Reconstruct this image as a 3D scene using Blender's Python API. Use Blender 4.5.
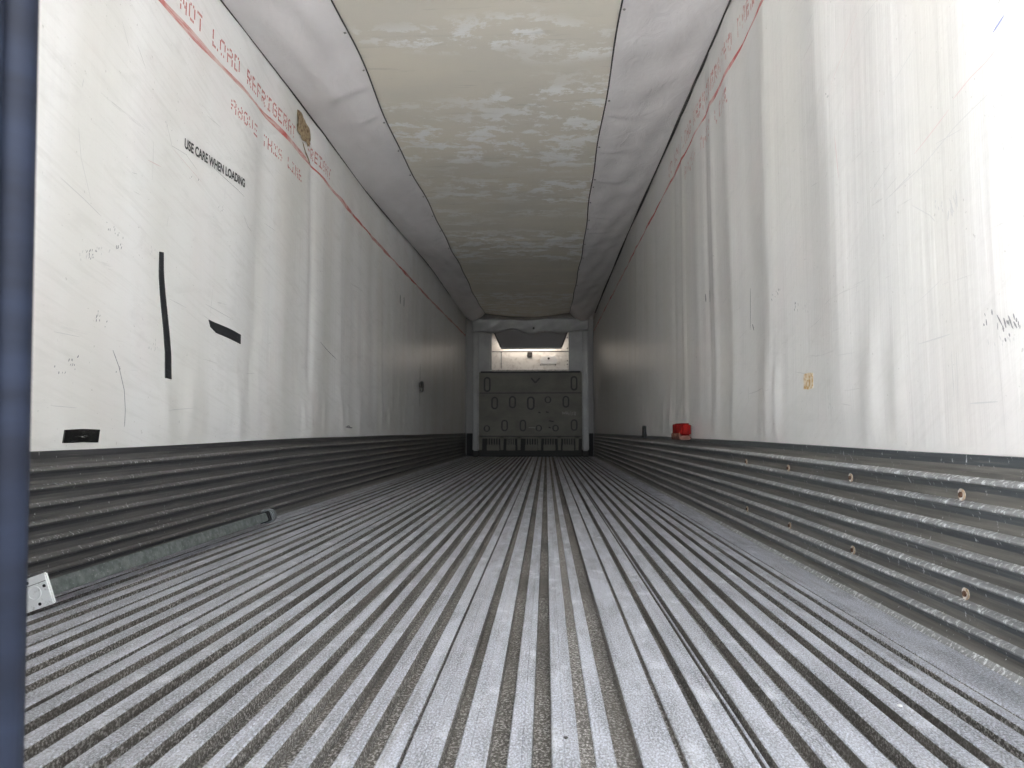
import bpy, bmesh, math, random
from math import sin, cos, pi, exp
from mathutils import Vector, Matrix
random.seed(7)
for o in list(bpy.data.objects): bpy.data.objects.remove(o, do_unlink=True)
scene = bpy.context.scene
COL = scene.collection

# ------------------------------------------------------------------ camera
CAMZ = 0.485
cam = bpy.data.cameras.new('camera'); camo = bpy.data.objects.new('camera', cam); COL.objects.link(camo)
cam.sensor_width = 36; cam.lens = 36 * 720 / 1024; cam.clip_start = 0.02; cam.clip_end = 200
camo.location = (0, 0, CAMZ)
camo.rotation_euler = (math.radians(90 + 3.7348), 0, math.radians(2.6979))
cam.dof.use_dof = True; cam.dof.focus_distance = 2.6; cam.dof.aperture_fstop = 10
scene.camera = camo

# ------------------------------------------------------------------ light and exposure
SKY = 1.15
GLOW = 8.0; GLOWP = 5.0
world = bpy.data.worlds.new('world'); scene.world = world; world.use_nodes = True
wb = world.node_tree.nodes['Background']; wb.inputs[0].default_value = (0.90, 0.95, 1.0, 1); wb.inputs[1].default_value = SKY
# the sky is brightest low behind the trailer's open doors
wn = world.node_tree.nodes; wlk = world.node_tree.links
wtc = wn.new('ShaderNodeTexCoord'); wd = wn.new('ShaderNodeVectorMath'); wd.operation = 'DOT_PRODUCT'; wd.inputs[1].default_value = (0.10, -0.99, 0.08)
wm = wn.new('ShaderNodeMath'); wm.operation = 'MAXIMUM'; wm.inputs[1].default_value = 0
wp = wn.new('ShaderNodeMath'); wp.operation = 'POWER'; wp.inputs[1].default_value = GLOWP
wa = wn.new('ShaderNodeMath'); wa.operation = 'MULTIPLY_ADD'; wa.inputs[1].default_value = SKY * GLOW; wa.inputs[2].default_value = SKY
wlk.new(wtc.outputs['Generated'], wd.inputs[0]); wlk.new(wd.outputs['Value'], wm.inputs[0]); wlk.new(wm.outputs[0], wp.inputs[0]); wlk.new(wp.outputs[0], wa.inputs[0]); wlk.new(wa.outputs[0], wb.inputs[1])
sunl = bpy.data.lights.new('sun', 'SUN'); sunl.energy = 110; sunl.angle = 0.01; sunl.color = (1, 0.99, 0.985)
suno = bpy.data.objects.new('sun', sunl); COL.objects.link(suno); suno.rotation_euler = (math.radians(-42), 0, math.radians(20))
scene.view_settings.view_transform = 'Standard'; scene.view_settings.look = 'None'
scene.view_settings.gamma = 1; scene.view_settings.use_curve_mapping = False
scene.view_settings.exposure = 0.47
def area(name, loc, rot, sx, sy, energy, color, portal=False):
    l = bpy.data.lights.new(name, 'AREA'); l.shape = 'RECTANGLE'; l.size = sx; l.size_y = sy
    l.energy = energy; l.color = color
    if portal: l.cycles.is_portal = True
    o = bpy.data.objects.new(name, l); COL.objects.link(o); o.location = loc; o.rotation_euler = rot
    return o
# daylight comes in through the open right half of the rear doorway (a sampling portal for the sky)
area('doorway_daylight', (0.31, 0.40, 1.35), (pi / 2, 0, 0), 1.30, 2.66, 1, (1, 1, 1), True)
# evaporator compartment lamp above the bulkhead
area('evaporator_lamp', (-0.30, 13.72, 2.22), (math.radians(45), 0, 0), 1.1, 0.08, 3.6, (1.0, 0.90, 0.80))

# ------------------------------------------------------------------ the trailer's main measures (metres, floor tops at 0)
XL, XR = -1.567, 0.933
Y0, Y1 = 0.45, 14.0
SC = 0.440                      # top of the scuff liner
SEAML, SEAMR = -1.10, 0.41      # seams of the ceiling centre panel

# ------------------------------------------------------------------ materials
def mat(name, color, rough=0.5, metal=0.0):
    m = bpy.data.materials.new(name); m.use_nodes = True
    b = m.node_tree.nodes['Principled BSDF']
    b.inputs['Base Color'].default_value = (*color, 1); b.inputs['Roughness'].default_value = rough
    b.inputs['Metallic'].default_value = metal
    return m
class NT:
    def __init__(s, m):
        s.m = m; s.t = m.node_tree; s.b = s.t.nodes['Principled BSDF']
        s.tc = s.t.nodes.new('ShaderNodeTexCoord')
    def link(s, a, b): s.t.links.new(a, b)
    def noise(s, scale=(1, 1, 1), nscale=1.0, detail=4, rough=0.55, dist=0.0, off=(0, 0, 0), rot=None):
        mp = s.t.nodes.new('ShaderNodeMapping')
        if rot is not None:                       # turn the pattern in the plane of the wall first
            r0 = s.t.nodes.new('ShaderNodeMapping'); r0.inputs['Rotation'].default_value = (rot, 0, 0); s.link(s.tc.outputs['Object'], r0.inputs[0])
        mp.inputs['Scale'].default_value = scale; mp.inputs['Location'].default_value = off
        s.link(s.tc.outputs['Object'] if rot is None else r0.outputs[0], mp.inputs[0])
        n = s.t.nodes.new('ShaderNodeTexNoise'); n.inputs['Scale'].default_value = nscale
        n.inputs['Detail'].default_value = detail; n.inputs['Roughness'].default_value = rough; n.inputs['Distortion'].default_value = dist
        s.link(mp.outputs[0], n.inputs['Vector']); return n.outputs['Fac']
    def ramp(s, f, a, b, va=0.0, vb=1.0):
        r = s.t.nodes.new('ShaderNodeMapRange'); r.inputs[1].default_value = a; r.inputs[2].default_value = b
        r.inputs[3].default_value = va; r.inputs[4].default_value = vb; s.link(f, r.inputs[0]); return r.outputs[0]
    def math(s, op, a, b):
        n = s.t.nodes.new('ShaderNodeMath'); n.operation = op
        for i, v in ((0, a), (1, b)):
            if isinstance(v, (int, float)): n.inputs[i].default_value = v
            else: s.link(v, n.inputs[i])
        return n.outputs[0]
    def mix(s, f, a, b):
        n = s.t.nodes.new('ShaderNodeMix'); n.data_type = 'RGBA'
        if isinstance(f, (int, float)): n.inputs[0].default_value = f
        else: s.link(f, n.inputs[0])
        for i, v in ((6, a), (7, b)):
            if isinstance(v, tuple): n.inputs[i].default_value = (*v, 1)
            else: s.link(v, n.inputs[i])
        return n.outputs[2]
    def color(s, c): s.link(c, s.b.inputs['Base Color'])
    def rough(s, c): s.link(c, s.b.inputs['Roughness'])
    def bump(s, h, strength=0.3, dist=0.002):
        n = s.t.nodes.new('ShaderNodeBump'); n.inputs['Strength'].default_value = strength; n.inputs['Distance'].default_value = dist
        s.link(h, n.inputs['Height']); s.link(n.outputs[0], s.b.inputs['Normal'])

def wall_material(name, off, rot, tones):
    m = mat(name, (0.8, 0.8, 0.77), 0.38); n = NT(m)
    big = n.noise((1, 1, 0.5), 1.1, 3, off=off)
    c = n.mix(n.ramp(big, 0.35, 0.65), *tones)
    smear = n.ramp(n.noise((1, 1.2, 3.5), 3.0, 6, 0.65, 0.6, off=off), 0.53, 0.75)
    c = n.mix(n.math('MULTIPLY', smear, 0.35), c, (0.58, 0.57, 0.54))
    pk = n.ramp(n.noise((1, 1.3, 1), 1.6, 3, off=(off[0], 7, 3)), 0.5, 0.75)
    c = n.mix(n.math('MULTIPLY', pk, 0.30), c, (0.76, 0.66, 0.64))
    fib = n.ramp(n.noise((1, 1.2, 22), 2.2, 6, 0.75, 0.5, off=off, rot=rot), 0.50, 0.72)
    c = n.mix(n.math('MULTIPLY', fib, 0.30), c, (0.56, 0.545, 0.51))
    bg = n.ramp(n.noise((1, 2.2, 0.4), 1.2, 1, 0.5, off=(off[0], 1, 6)), 0.46, 0.66)
    c = n.mix(n.math('MULTIPLY', bg, 0.38), c, (0.66, 0.64, 0.575))
    scr = n.ramp(n.noise((1, 1.0, 26), 2.2, 5, 0.7, 0.8, off=off), 0.655, 0.70)
    patch = n.ramp(n.noise((1, 1, 1), 1.7, 2, off=(off[0] + 5, 3, 1)), 0.48, 0.62)
    c = n.mix(n.math('MULTIPLY', n.math('MULTIPLY', scr, patch), 0.45), c, (0.34, 0.33, 0.32))
    speck = n.ramp(n.noise((1, 1, 1), 70, 2, 0.5, off=off), 0.72, 0.76)
    c = n.mix(n.math('MULTIPLY', speck, 0.5), c, (0.40, 0.38, 0.35))
    n.color(c)
    m.node_tree.nodes['Principled BSDF'].inputs['Roughness'].default_value = 0.31
    h = n.math('ADD', n.math('MULTIPLY', n.noise((1, 11, 0.35), 2.4, 4, off=off), 1.0), n.math('MULTIPLY', n.noise((1, 1, 1), 60, 2), 0.04))
    n.bump(h, 0.35, 0.006)
    return m
M = {}
M['wall_l'] = wall_material('white_liner_left', (0, 0, 0), 0.25, ((0.86, 0.855, 0.83), (0.83, 0.82, 0.80)))
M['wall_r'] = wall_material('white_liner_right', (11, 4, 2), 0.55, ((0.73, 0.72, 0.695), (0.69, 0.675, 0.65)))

m = mat('ceiling_cream', (0.6, 0.58, 0.48), 0.6); n = NT(m)
c = n.mix(n.ramp(n.noise((1, 1.6, 1), 1.0, 4), 0.35, 0.65), (0.82, 0.765, 0.655), (0.74, 0.70, 0.615))
bl = n.ramp(n.noise((1.5, 2.3, 1), 2.6, 10, 0.74, 0.15, off=(2.3, 1.15, 0)), 0.495, 0.54)
ms = n.ramp(n.noise((0.35, 1.1, 1), 1.3, 2, off=(4, 1.4, 0)), 0.40, 0.54)
c = n.mix(n.math('MULTIPLY', n.math('MULTIPLY', bl, ms), 0.9), c, (0.97, 0.965, 0.94))
ln = n.ramp(n.noise((1.3, 9, 1), 2.0, 5, 0.6, 0.4), 0.6, 0.72)
c = n.mix(n.math('MULTIPLY', ln, 0.3), c, (0.40, 0.385, 0.33))
n.color(c); n.bump(n.noise((1, 3, 1), 2.4, 6), 0.45, 0.008); M['cream'] = m

m = mat('ceiling_grey_fabric', (0.6, 0.59, 0.59), 0.5); n = NT(m)
c = n.mix(n.ramp(n.noise((2, 1.2, 1), 2.0, 5), 0.35, 0.7), (0.82, 0.79, 0.785), (0.73, 0.70, 0.695))
n.color(c); n.bump(n.noise((4, 2.0, 4), 2.5, 5, 0.6, 1.2), 0.5, 0.012); M['fabric'] = m

def scuff_material(name, lo, hi, flecks, off=(0, 0, 0)):
    m = mat(name, lo, 0.3); n = NT(m)
    st = n.noise((1, 0.9, 34), 2.2, 6, 0.65, off=off)
    c = n.mix(n.ramp(st, 0.30, 0.72), lo, hi)
    rub = n.ramp(n.noise((1, 1.6, 60), 3.0, 5, 0.7, off=(3 + off[0], 2, 1)), 0.55, 0.8)
    c = n.mix(n.math('MULTIPLY', rub, 0.5), c, (0.34, 0.32, 0.28))
    fl = n.ramp(n.noise((1, 1.3, 0.6), 75, 4, 0.65, off=off), *flecks)
    fm = n.ramp(n.noise((1, 1, 3), 4, 3, off=(1, 5, 2)), 0.36, 0.62, 0.45, 1.0)
    c = n.mix(n.math('MULTIPLY', fl, fm), c, (0.80, 0.82, 0.82))
    n.color(c); n.b.inputs['Roughness'].default_value = 0.34
    n.bump(n.noise((1, 1.2, 40), 3, 2), 0.10, 0.002)
    return m
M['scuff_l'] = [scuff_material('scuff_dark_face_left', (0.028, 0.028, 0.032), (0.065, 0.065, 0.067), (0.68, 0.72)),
                scuff_material('scuff_worn_highlight_left', (0.09, 0.089, 0.087), (0.19, 0.187, 0.18), (0.58, 0.67)),  # crests: ridge highlights painted in as lighter grey, with scuff wear and flecks
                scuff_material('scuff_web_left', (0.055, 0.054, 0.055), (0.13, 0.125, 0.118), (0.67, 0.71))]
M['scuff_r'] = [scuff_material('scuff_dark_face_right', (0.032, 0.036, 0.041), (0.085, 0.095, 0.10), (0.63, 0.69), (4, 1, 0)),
                scuff_material('scuff_worn_highlight_right', (0.16, 0.162, 0.162), (0.34, 0.342, 0.34), (0.52, 0.62), (4, 1, 0)),  # same painted crest highlight and wear, brighter on this side
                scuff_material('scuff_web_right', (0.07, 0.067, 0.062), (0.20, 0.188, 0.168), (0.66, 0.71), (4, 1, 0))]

m = mat('floor_aluminium', (0.5, 0.51, 0.53), 0.5, 0.35); n = NT(m)
c = n.mix(n.ramp(n.noise((9, 1.0, 1), 2.0, 5, 0.6), 0.3, 0.7), (0.24, 0.245, 0.26), (0.56, 0.57, 0.62))
blk = n.ramp(n.noise((14, 3.2, 1), 1.3, 4, 0.6, off=(3, 1, 0)), 0.50, 0.64)
c = n.mix(n.math('MULTIPLY', blk, 0.6), c, (0.15, 0.15, 0.155))
wh = n.ramp(n.noise((9, 5.5, 1), 1.6, 4, 0.55, off=(7, 2, 0)), 0.58, 0.68)
c = n.mix(n.math('MULTIPLY', wh, 0.65), c, (0.74, 0.75, 0.78))
gr = n.ramp(n.noise((1.5, 0.8, 1), 200, 3, 0.7), 0.44, 0.60)
c = n.mix(n.math('MULTIPLY', gr, 0.65), c, (0.85, 0.88, 0.98))
dk = n.ramp(n.noise((1.6, 0.8, 1), 210, 3, 0.7, off=(4, 4, 4)), 0.52, 0.64)
c = n.mix(n.math('MULTIPLY', dk, 0.7), c, (0.16, 0.15, 0.14))
ds = n.ramp(n.noise((30, 0.7, 1), 2.0, 4, 0.6, off=(1, 9, 0)), 0.58, 0.72)
c = n.mix(n.math('MULTIPLY', ds, 0.35), c, (0.21, 0.19, 0.165))
n.color(c); n.rough(n.ramp(n.noise((10, 3, 1), 3, 3), 0.3, 0.7, 0.42, 0.62))
n.bump(n.noise((1.3, 1, 1), 240, 2), 0.5, 0.0015); M['alu'] = m

m = mat('floor_groove_grime', (0.2, 0.18, 0.15), 0.75, 0.0); n = NT(m)
c = n.mix(n.ramp(n.noise((5, 1.3, 1), 2.0, 5), 0.3, 0.7), (0.060, 0.053, 0.046), (0.13, 0.116, 0.10))
gr = n.ramp(n.noise((1, 0.9, 1), 200, 4, 0.75), 0.50, 0.60)
gm = n.ramp(n.noise((2, 0.7, 1), 2.5, 3, off=(3, 3, 0)), 0.30, 0.55, 0.15, 1.0)
c = n.mix(n.math('MULTIPLY', n.math('MULTIPLY', gr, 0.75), gm), c, (0.62, 0.60, 0.57))
n.color(c); n.bump(n.noise((1, 1, 1), 170, 2), 0.6, 0.003); M['grime'] = m

M['concrete'] = mat('yard_concrete', (0.45, 0.455, 0.46), 0.9)
m = mat('red_band_paint', (0.6, 0.1, 0.08), 0.5); n = NT(m)
f = n.ramp(n.noise((1, 3.0, 30), 2.0, 5, 0.65), 0.42, 0.60)
g = n.ramp(n.noise((1, 2.2, 2), 1.6, 3, off=(0, 2, 0)), 0.45, 0.60)
c = n.mix(n.math('MAXIMUM', n.math('MULTIPLY', f, 0.75), g), (0.72, 0.55, 0.51), (0.55, 0.10, 0.09))
n.color(c); M['redband'] = m
m = mat('red_letter_paint', (0.6, 0.16, 0.14), 0.5); n = NT(m)
n.color(n.mix(n.ramp(n.noise((1, 1, 1), 12, 3), 0.35, 0.65), (0.60, 0.27, 0.24), (0.50, 0.09, 0.085))); M['redletter'] = m
m = mat('smudged_red_letter_paint', (0.6, 0.3, 0.27), 0.5); n = NT(m)
n.color(n.mix(n.ramp(n.noise((1, 1, 1), 9, 3), 0.4, 0.62), (0.68, 0.56, 0.52), (0.56, 0.24, 0.21))); M['redsmudge'] = m
M['blackink'] = mat('black_ink', (0.03, 0.03, 0.03), 0.5)
M['mark'] = mat('dark_scrape', (0.24, 0.24, 0.245), 0.6)
M['faintmark'] = mat('faint_scrape', (0.60, 0.59, 0.575), 0.6)
M['pinkmark'] = mat('faint_pink_scrape', (0.68, 0.55, 0.53), 0.6)
m = mat('black_tape', (0.018, 0.02, 0.022), 0.42); n = NT(m)
n.color(n.mix(n.ramp(n.noise((1, 6, 30), 4, 4, 0.7), 0.60, 0.75), (0.022, 0.024, 0.027), (0.10, 0.105, 0.11))); M['tape'] = m
m = mat('glossy_black_tape', (0.008, 0.008, 0.008), 0.22); n = NT(m)
n.color(n.mix(n.ramp(n.noise((1, 5, 40), 4, 4, 0.7), 0.60, 0.70), (0.006, 0.006, 0.006), (0.25, 0.25, 0.25))); M['tapegloss'] = m
m = mat('brown_foam', (0.35, 0.25, 0.14), 0.95); n = NT(m)
n.color(n.mix(n.ramp(n.noise((1, 1, 1), 28, 5, 0.7), 0.38, 0.62), (0.17, 0.105, 0.05), (0.46, 0.36, 0.22))); n.bump(n.noise((1, 1, 1), 30, 4), 1.0, 0.02); M['foam'] = m
m = mat('galvanised_steel', (0.34, 0.38, 0.37), 0.48, 0.45); n = NT(m)
c = n.mix(n.ramp(n.noise((1, 1, 1), 34, 4, 0.6), 0.38, 0.62), (0.15, 0.175, 0.17), (0.27, 0.30, 0.295))
n.color(n.mix(n.math('MULTIPLY', n.ramp(n.noise((1, 1, 1), 90, 2), 0.6, 0.68), 0.5), c, (0.5, 0.52, 0.5))); M['galv'] = m
m = mat('white_foot_plate', (0.72, 0.74, 0.72), 0.45, 0.0); n = NT(m)
n.color(n.mix(n.ramp(n.noise((1, 1, 1), 90, 4, 0.7), 0.56, 0.68), (0.92, 0.93, 0.92), (0.60, 0.60, 0.58))); M['plate'] = m
M['rubber'] = mat('black_rubber', (0.010, 0.010, 0.011), 0.7)
M['greyrubber'] = mat('grey_rubber', (0.20, 0.215, 0.22), 0.5)
m = mat('door_gasket_rubber', (0.05, 0.06, 0.085), 0.7); m.node_tree.nodes['Principled BSDF'].inputs['Specular IOR Level'].default_value = 0.25; n = NT(m)
n.color(n.mix(n.ramp(n.noise((1, 1, 6), 6, 4), 0.35, 0.7), (0.004, 0.006, 0.013), (0.010, 0.015, 0.030))); M['gasket'] = m
M['doorskin'] = mat('door_skin', (0.30, 0.34, 0.40), 0.5)
M['jamb'] = mat('steel_door_frame', (0.35, 0.36, 0.37), 0.45, 0.4)
m = mat('red_plastic', (0.40, 0.03, 0.025), 0.7); n = NT(m)
n.color(n.mix(n.ramp(n.noise((1, 1, 1), 22, 3), 0.35, 0.65), (0.10, 0.002, 0.002), (0.20, 0.006, 0.004))); n.b.inputs['Specular IOR Level'].default_value = 0.1; M['red'] = m
M['orange'] = mat('orange_plastic', (0.11, 0.035, 0.018), 0.6)
m = mat('bulkhead_olive_grey', (0.3, 0.3, 0.26), 0.55); n = NT(m)
n.color(n.mix(n.ramp(n.noise((1.5, 1, 2.5), 2.0, 5, 0.6), 0.35, 0.65), (0.125, 0.118, 0.092), (0.17, 0.16, 0.127))); M['bulk'] = m
M['bulkdark'] = mat('bulkhead_recess', (0.035, 0.035, 0.032), 0.7)
M['bulkrim'] = mat('bulkhead_rim', (0.045, 0.045, 0.04), 0.6)
M['front'] = mat('front_wall_grey', (0.30, 0.29, 0.275), 0.5)
M['pale'] = mat('pale_scribble', (0.36, 0.36, 0.33), 0.6)
m = mat('column_grey', (0.5, 0.5, 0.5), 0.35); n = NT(m)
n.color(n.mix(n.ramp(n.noise((1, 1, 1), 4, 4), 0.35, 0.7), (0.33, 0.325, 0.31), (0.25, 0.248, 0.24))); M['column'] = m
m = mat('unit_white_panel', (0.8, 0.76, 0.7), 0.45); n = NT(m)
n.color(n.mix(n.ramp(n.noise((2, 1, 2), 6, 5, 0.7), 0.50, 0.72), (0.82, 0.78, 0.72), (0.58, 0.53, 0.47))); M['unit'] = m
M['hood'] = mat('hood_grey', (0.20, 0.185, 0.18), 0.6)
M['line'] = mat('dark_joint', (0.05, 0.045, 0.04), 0.7)
M['screw'] = mat('dull_screw_steel', (0.30, 0.29, 0.27), 0.4, 0.6)
M['rust'] = mat('rust', (0.075, 0.035, 0.018), 0.9)
m = mat('pale_rust_halo', (0.6, 0.52, 0.42), 0.8); n = NT(m)
n.color(n.mix(n.ramp(n.noise((1, 1, 1), 80, 3), 0.42, 0.6), (0.40, 0.29, 0.19), (0.72, 0.68, 0.62))); M['halo'] = m
m = mat('orange_stain', (0.66, 0.5, 0.28), 0.7); n = NT(m)
n.color(n.mix(n.ramp(n.noise((1, 1, 1), 60, 3), 0.45, 0.6), (0.76, 0.66, 0.50), (0.55, 0.33, 0.12))); M['stain'] = m
M['chip'] = mat('pale_chip', (0.75, 0.74, 0.72), 0.6)
M['brownchip'] = mat('brown_chip', (0.45, 0.26, 0.13), 0.8)
M['darkchip'] = mat('dark_chip', (0.06, 0.055, 0.05), 0.8)

# ------------------------------------------------------------------ helpers
def obj(name, bm, mats, parent=None, smooth=False, label=None, cat=None, group=None, kind=None, keep=False):
    me = bpy.data.meshes.new(name)
    if not keep: bmesh.ops.recalc_face_normals(bm, faces=bm.faces)
    bm.to_mesh(me); bm.free()
    for mm in (mats if isinstance(mats, (list, tuple)) else [mats]): me.materials.append(mm)
    if smooth:
        for p in me.polygons: p.use_smooth = True
    o = bpy.data.objects.new(name, me); COL.objects.link(o)
    if parent: o.parent = parent
    tag(o, label, cat, group, kind)
    return o
def tag(o, label=None, cat=None, group=None, kind=None, keep=False):
    for k, v in (('label', label), ('category', cat), ('group', group), ('kind', kind)):
        if v: o[k] = v
    return o
def thing(name, loc, label, cat, group=None, rot=(0, 0, 0)):
    o = bpy.data.objects.new(name, None); COL.objects.link(o); o.location = loc; o.rotation_euler = rot
    o.empty_display_size = 0.1
    return tag(o, label, cat, group)
def B(): return bmesh.new()
def box(bm, x0, x1, y0, y1, z0, z1, bevel=0.0, seg=2, mi=0, mtx=None):
    t = bmesh.new(); bmesh.ops.create_cube(t, size=1)
    for v in t.verts:
        v.co = Vector(((x0 + x1) / 2 + v.co.x * (x1 - x0), (y0 + y1) / 2 + v.co.y * (y1 - y0), (z0 + z1) / 2 + v.co.z * (z1 - z0)))
    if bevel: bmesh.ops.bevel(t, geom=t.edges[:], offset=bevel, segments=seg, affect='EDGES')
    join(bm, t, mi, mtx)
def join(bm, t, mi=0, mtx=None):
    mp = {}
    for v in t.verts: mp[v] = bm.verts.new(mtx @ v.co if mtx else v.co)
    for f in t.faces:
        try: nf = bm.faces.new([mp[v] for v in f.verts]); nf.material_index = mi; nf.smooth = f.smooth
        except ValueError: pass
    t.free()
def cyl(bm, c, axis, r, h, seg=20, r2=None, mi=0, bevel=0.0):
    t = bmesh.new(); bmesh.ops.create_cone(t, cap_ends=True, segments=seg, radius1=r, radius2=r if r2 is None else r2, depth=h)
    if bevel: bmesh.ops.bevel(t, geom=[e for e in t.edges if len(e.link_faces) == 2 and e.calc_face_angle() > 1], offset=bevel, segments=2, affect='EDGES')
    q = Vector((0, 0, 1)).rotation_difference(Vector(axis)).to_matrix().to_4x4()
    join(bm, t, mi, Matrix.Translation(c) @ q)
def ring(bm, pts_out, pts_in, y0, y1):
    """closed rim between two outlines in the xz plane, from y0 (front) to y1 (back)"""
    n_ = len(pts_out)
    A = [bm.verts.new((p[0], y0, p[1])) for p in pts_out]; Bv = [bm.verts.new((p[0], y0, p[1])) for p in pts_in]
    C_ = [bm.verts.new((p[0], y1, p[1])) for p in pts_out]; D = [bm.verts.new((p[0], y1, p[1])) for p in pts_in]
    for i in range(n_):
        j = (i + 1) % n_
        bm.faces.new((A[i], A[j], Bv[j], Bv[i])); bm.faces.new((A[i], C_[i], C_[j], A[j])); bm.faces.new((Bv[i], Bv[j], D[j], D[i])); bm.faces.new((C_[i], D[i], D[j], C_[j]))
def stadium(cx, cz, w, h, k=6):
    r = w / 2; L = max(h / 2 - r, 0); P = []
    for i in range(k * 2 + 1):
        a = i * pi / (k * 2); P.append((cx + r * cos(a), cz + L + r * sin(a)))
    for i in range(k * 2 + 1):
        a = pi + i * pi / (k * 2); P.append((cx + r * cos(a), cz - L + r * sin(a)))
    return P

# ------------------------------------------------------------------ bulges of the side liners
def sst(x, a, b):
    t = min(max((x - a) / (b - a), 0), 1); return t * t * (3 - 2 * t)
rl = random.Random(3)
FL = [(2.62, .10, .006, .0), (3.50, .16, .014, .02), (3.80, .09, -.012, .05), (4.18, .14, .012, .0), (4.68, .05, -.014, .0), (4.86, .12, .014, .03), (5.35, .10, .010, .0), (5.75, .10, -.008, .03)]
FR = [(1.60, .14, .008, .12), (1.98, .18, .008, .0), (2.36, .13, .014, .05), (2.64, .14, -.008, .0), (3.02, .10, .013, -.06), (3.30, .10, -.009, .03), (3.62, .09, .011, .0), (3.98, .05, .012, .0), (4.15, .05, -.011, .0), (4.4, .1, .010, .0), (4.85, .05, .010, .0), (5.2, .08, -.009, .0)]
y = 6.0
while y < 13.7:
    FL.append((y, rl.uniform(.05, .14), rl.choice((-1, 1)) * rl.uniform(.003, .010), rl.uniform(-.04, .04)))
    FR.append((y + .1, rl.uniform(.04, .12), rl.choice((-1, 1)) * rl.uniform(.003, .010), rl.uniform(-.04, .04)))
    y += rl.uniform(.25, .55)
PL = [(rl.uniform(2.9, 8.5), rl.uniform(.03, .07), rl.uniform(.003, .009), rl.uniform(.22, .5), rl.uniform(-.15, .15)) for i in range(26)]
PR = [(rl.uniform(1.7, 7.5), rl.uniform(.03, .06), rl.uniform(.002, .007), rl.uniform(.2, .5), rl.uniform(-.15, .15)) for i in range(24)]
def bulge(y, z, F_, P_):
    if z <= SC: return 0.0
    e = sst(z, SC, SC + .22) * (1 - .5 * sst(z, 2.3, 2.7))
    v = 0.0
    for yc, w, a, lean in F_:
        d = (y - yc - lean * (z - 1.4) - .03 * sin(z * 2.3 + yc)) / w
        if abs(d) < 3: v += a * exp(-d * d)
    v *= e * .62
    if z < SC + .75:                     # short pleats that rise out of the scuff joint
        for yc, w, a, hh, lean in P_:
            d = (y - yc - lean * (z - SC)) / w
            if abs(d) < 3: v += a * exp(-d * d) * 1.25 * sst(z, SC, SC + .06) * (1 - sst(z, SC + hh * .4, SC + hh))
    v += .010 * sin(y * .9 + 1) * sin(z * 1.3) * sst(z, SC, SC + .5)
    return v
def dl(y, z): return bulge(y, z, FL, PL) + .004
def dr(y, z): return bulge(y, z, FR, PR) + .004
def PT(side, y, z, off=0.0):
    return Vector((XL + dl(y, z) + off, y, z)) if side < 0 else Vector((XR - dr(y, z) - off, y, z))

def wall(name, side, mt):
    bm = B(); ys = []; yy = Y0
    while yy < Y1: ys.append(yy); yy += .02 if yy < 6 else .035
    ys.append(Y1)
    zs = [SC - .022 + i * .0375 for i in range(62)]; zs[-1] = 2.76
    g = [[bm.verts.new(PT(side, a, b)) for b in zs] for a in ys]
    for i in range(len(ys) - 1):
        for j in range(len(zs) - 1):
            q = (g[i][j], g[i + 1][j], g[i + 1][j + 1], g[i][j + 1])
            bm.faces.new(q if side > 0 else q[::-1]).smooth = True
    # insulated body behind the liner
    x0, x1 = (XL - .08, XL - .03) if side < 0 else (XR + .03, XR + .08)
    box(bm, x0, x1, Y0, Y1 + .1, -.12, 2.86)
    return obj(name, bm, mt, kind='structure', keep=name.startswith('wall'))
wl = wall('wall_left', -1, M['wall_l']); wr = wall('wall_right', 1, M['wall_r'])

# marks on a liner: thin ribbons that follow its surface
def ribbon(bm, side, pts, w, off=.0012, mi=0, sub=4):
    P = []
    for (a, b) in zip(pts[:-1], pts[1:]):
        for k in range(sub): t = k / sub; P.append((a[0] + (b[0] - a[0]) * t, a[1] + (b[1] - a[1]) * t))
    P.append(pts[-1]); V = []
    for i, p in enumerate(P):
        q0, q1 = P[max(i - 1, 0)], P[min(i + 1, len(P) - 1)]
        dx, dz = q1[0] - q0[0], q1[1] - q0[1]; L = math.hypot(dx, dz) or 1
        ww = w * (1 if 0 < i < len(P) - 1 else .45)
        nx, nz = -dz / L * ww / 2, dx / L * ww / 2
        V.append((bm.verts.new(PT(side, p[0] + nx, p[1] + nz, off)), bm.verts.new(PT(side, p[0] - nx, p[1] - nz, off))))
    for a, b in zip(V[:-1], V[1:]): bm.faces.new((a[0], a[1], b[1], b[0])).material_index = mi
def fill(bm, side, poly, off, n_=14):
    """outline in (y,z) as a thin sheet of quads lying on the liner: rows between two edges"""
    top, bot = poly
    V = []
    for i in range(n_ + 1):
        t = i / n_
        def at(c):
            s = t * (len(c) - 1); k = min(int(s), len(c) - 2); f = s - k
            return (c[k][0] + (c[k + 1][0] - c[k][0]) * f, c[k][1] + (c[k + 1][1] - c[k][1]) * f)
        a, b = at(top), at(bot); row = []
        for j in range(4):
            u = j / 3; row.append((a[0] + (b[0] - a[0]) * u, a[1] + (b[1] - a[1]) * u))
        V.append(row)
    F_ = [[bm.verts.new(PT(side, *p, off)) for p in r] for r in V]
    G_ = [[bm.verts.new(PT(side, *p, .0)) for p in r] for r in V]
    for i in range(n_):
        for j in range(3): bm.faces.new((F_[i][j], F_[i + 1][j], F_[i + 1][j + 1], F_[i][j + 1]))
        for j in (0, 3): bm.faces.new((F_[i][j], F_[i + 1][j], G_[i + 1][j], G_[i][j]))
    for i in (0, n_):
        for j in range(3): bm.faces.new((F_[i][j], F_[i][j + 1], G_[i][j + 1], G_[i][j]))

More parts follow.
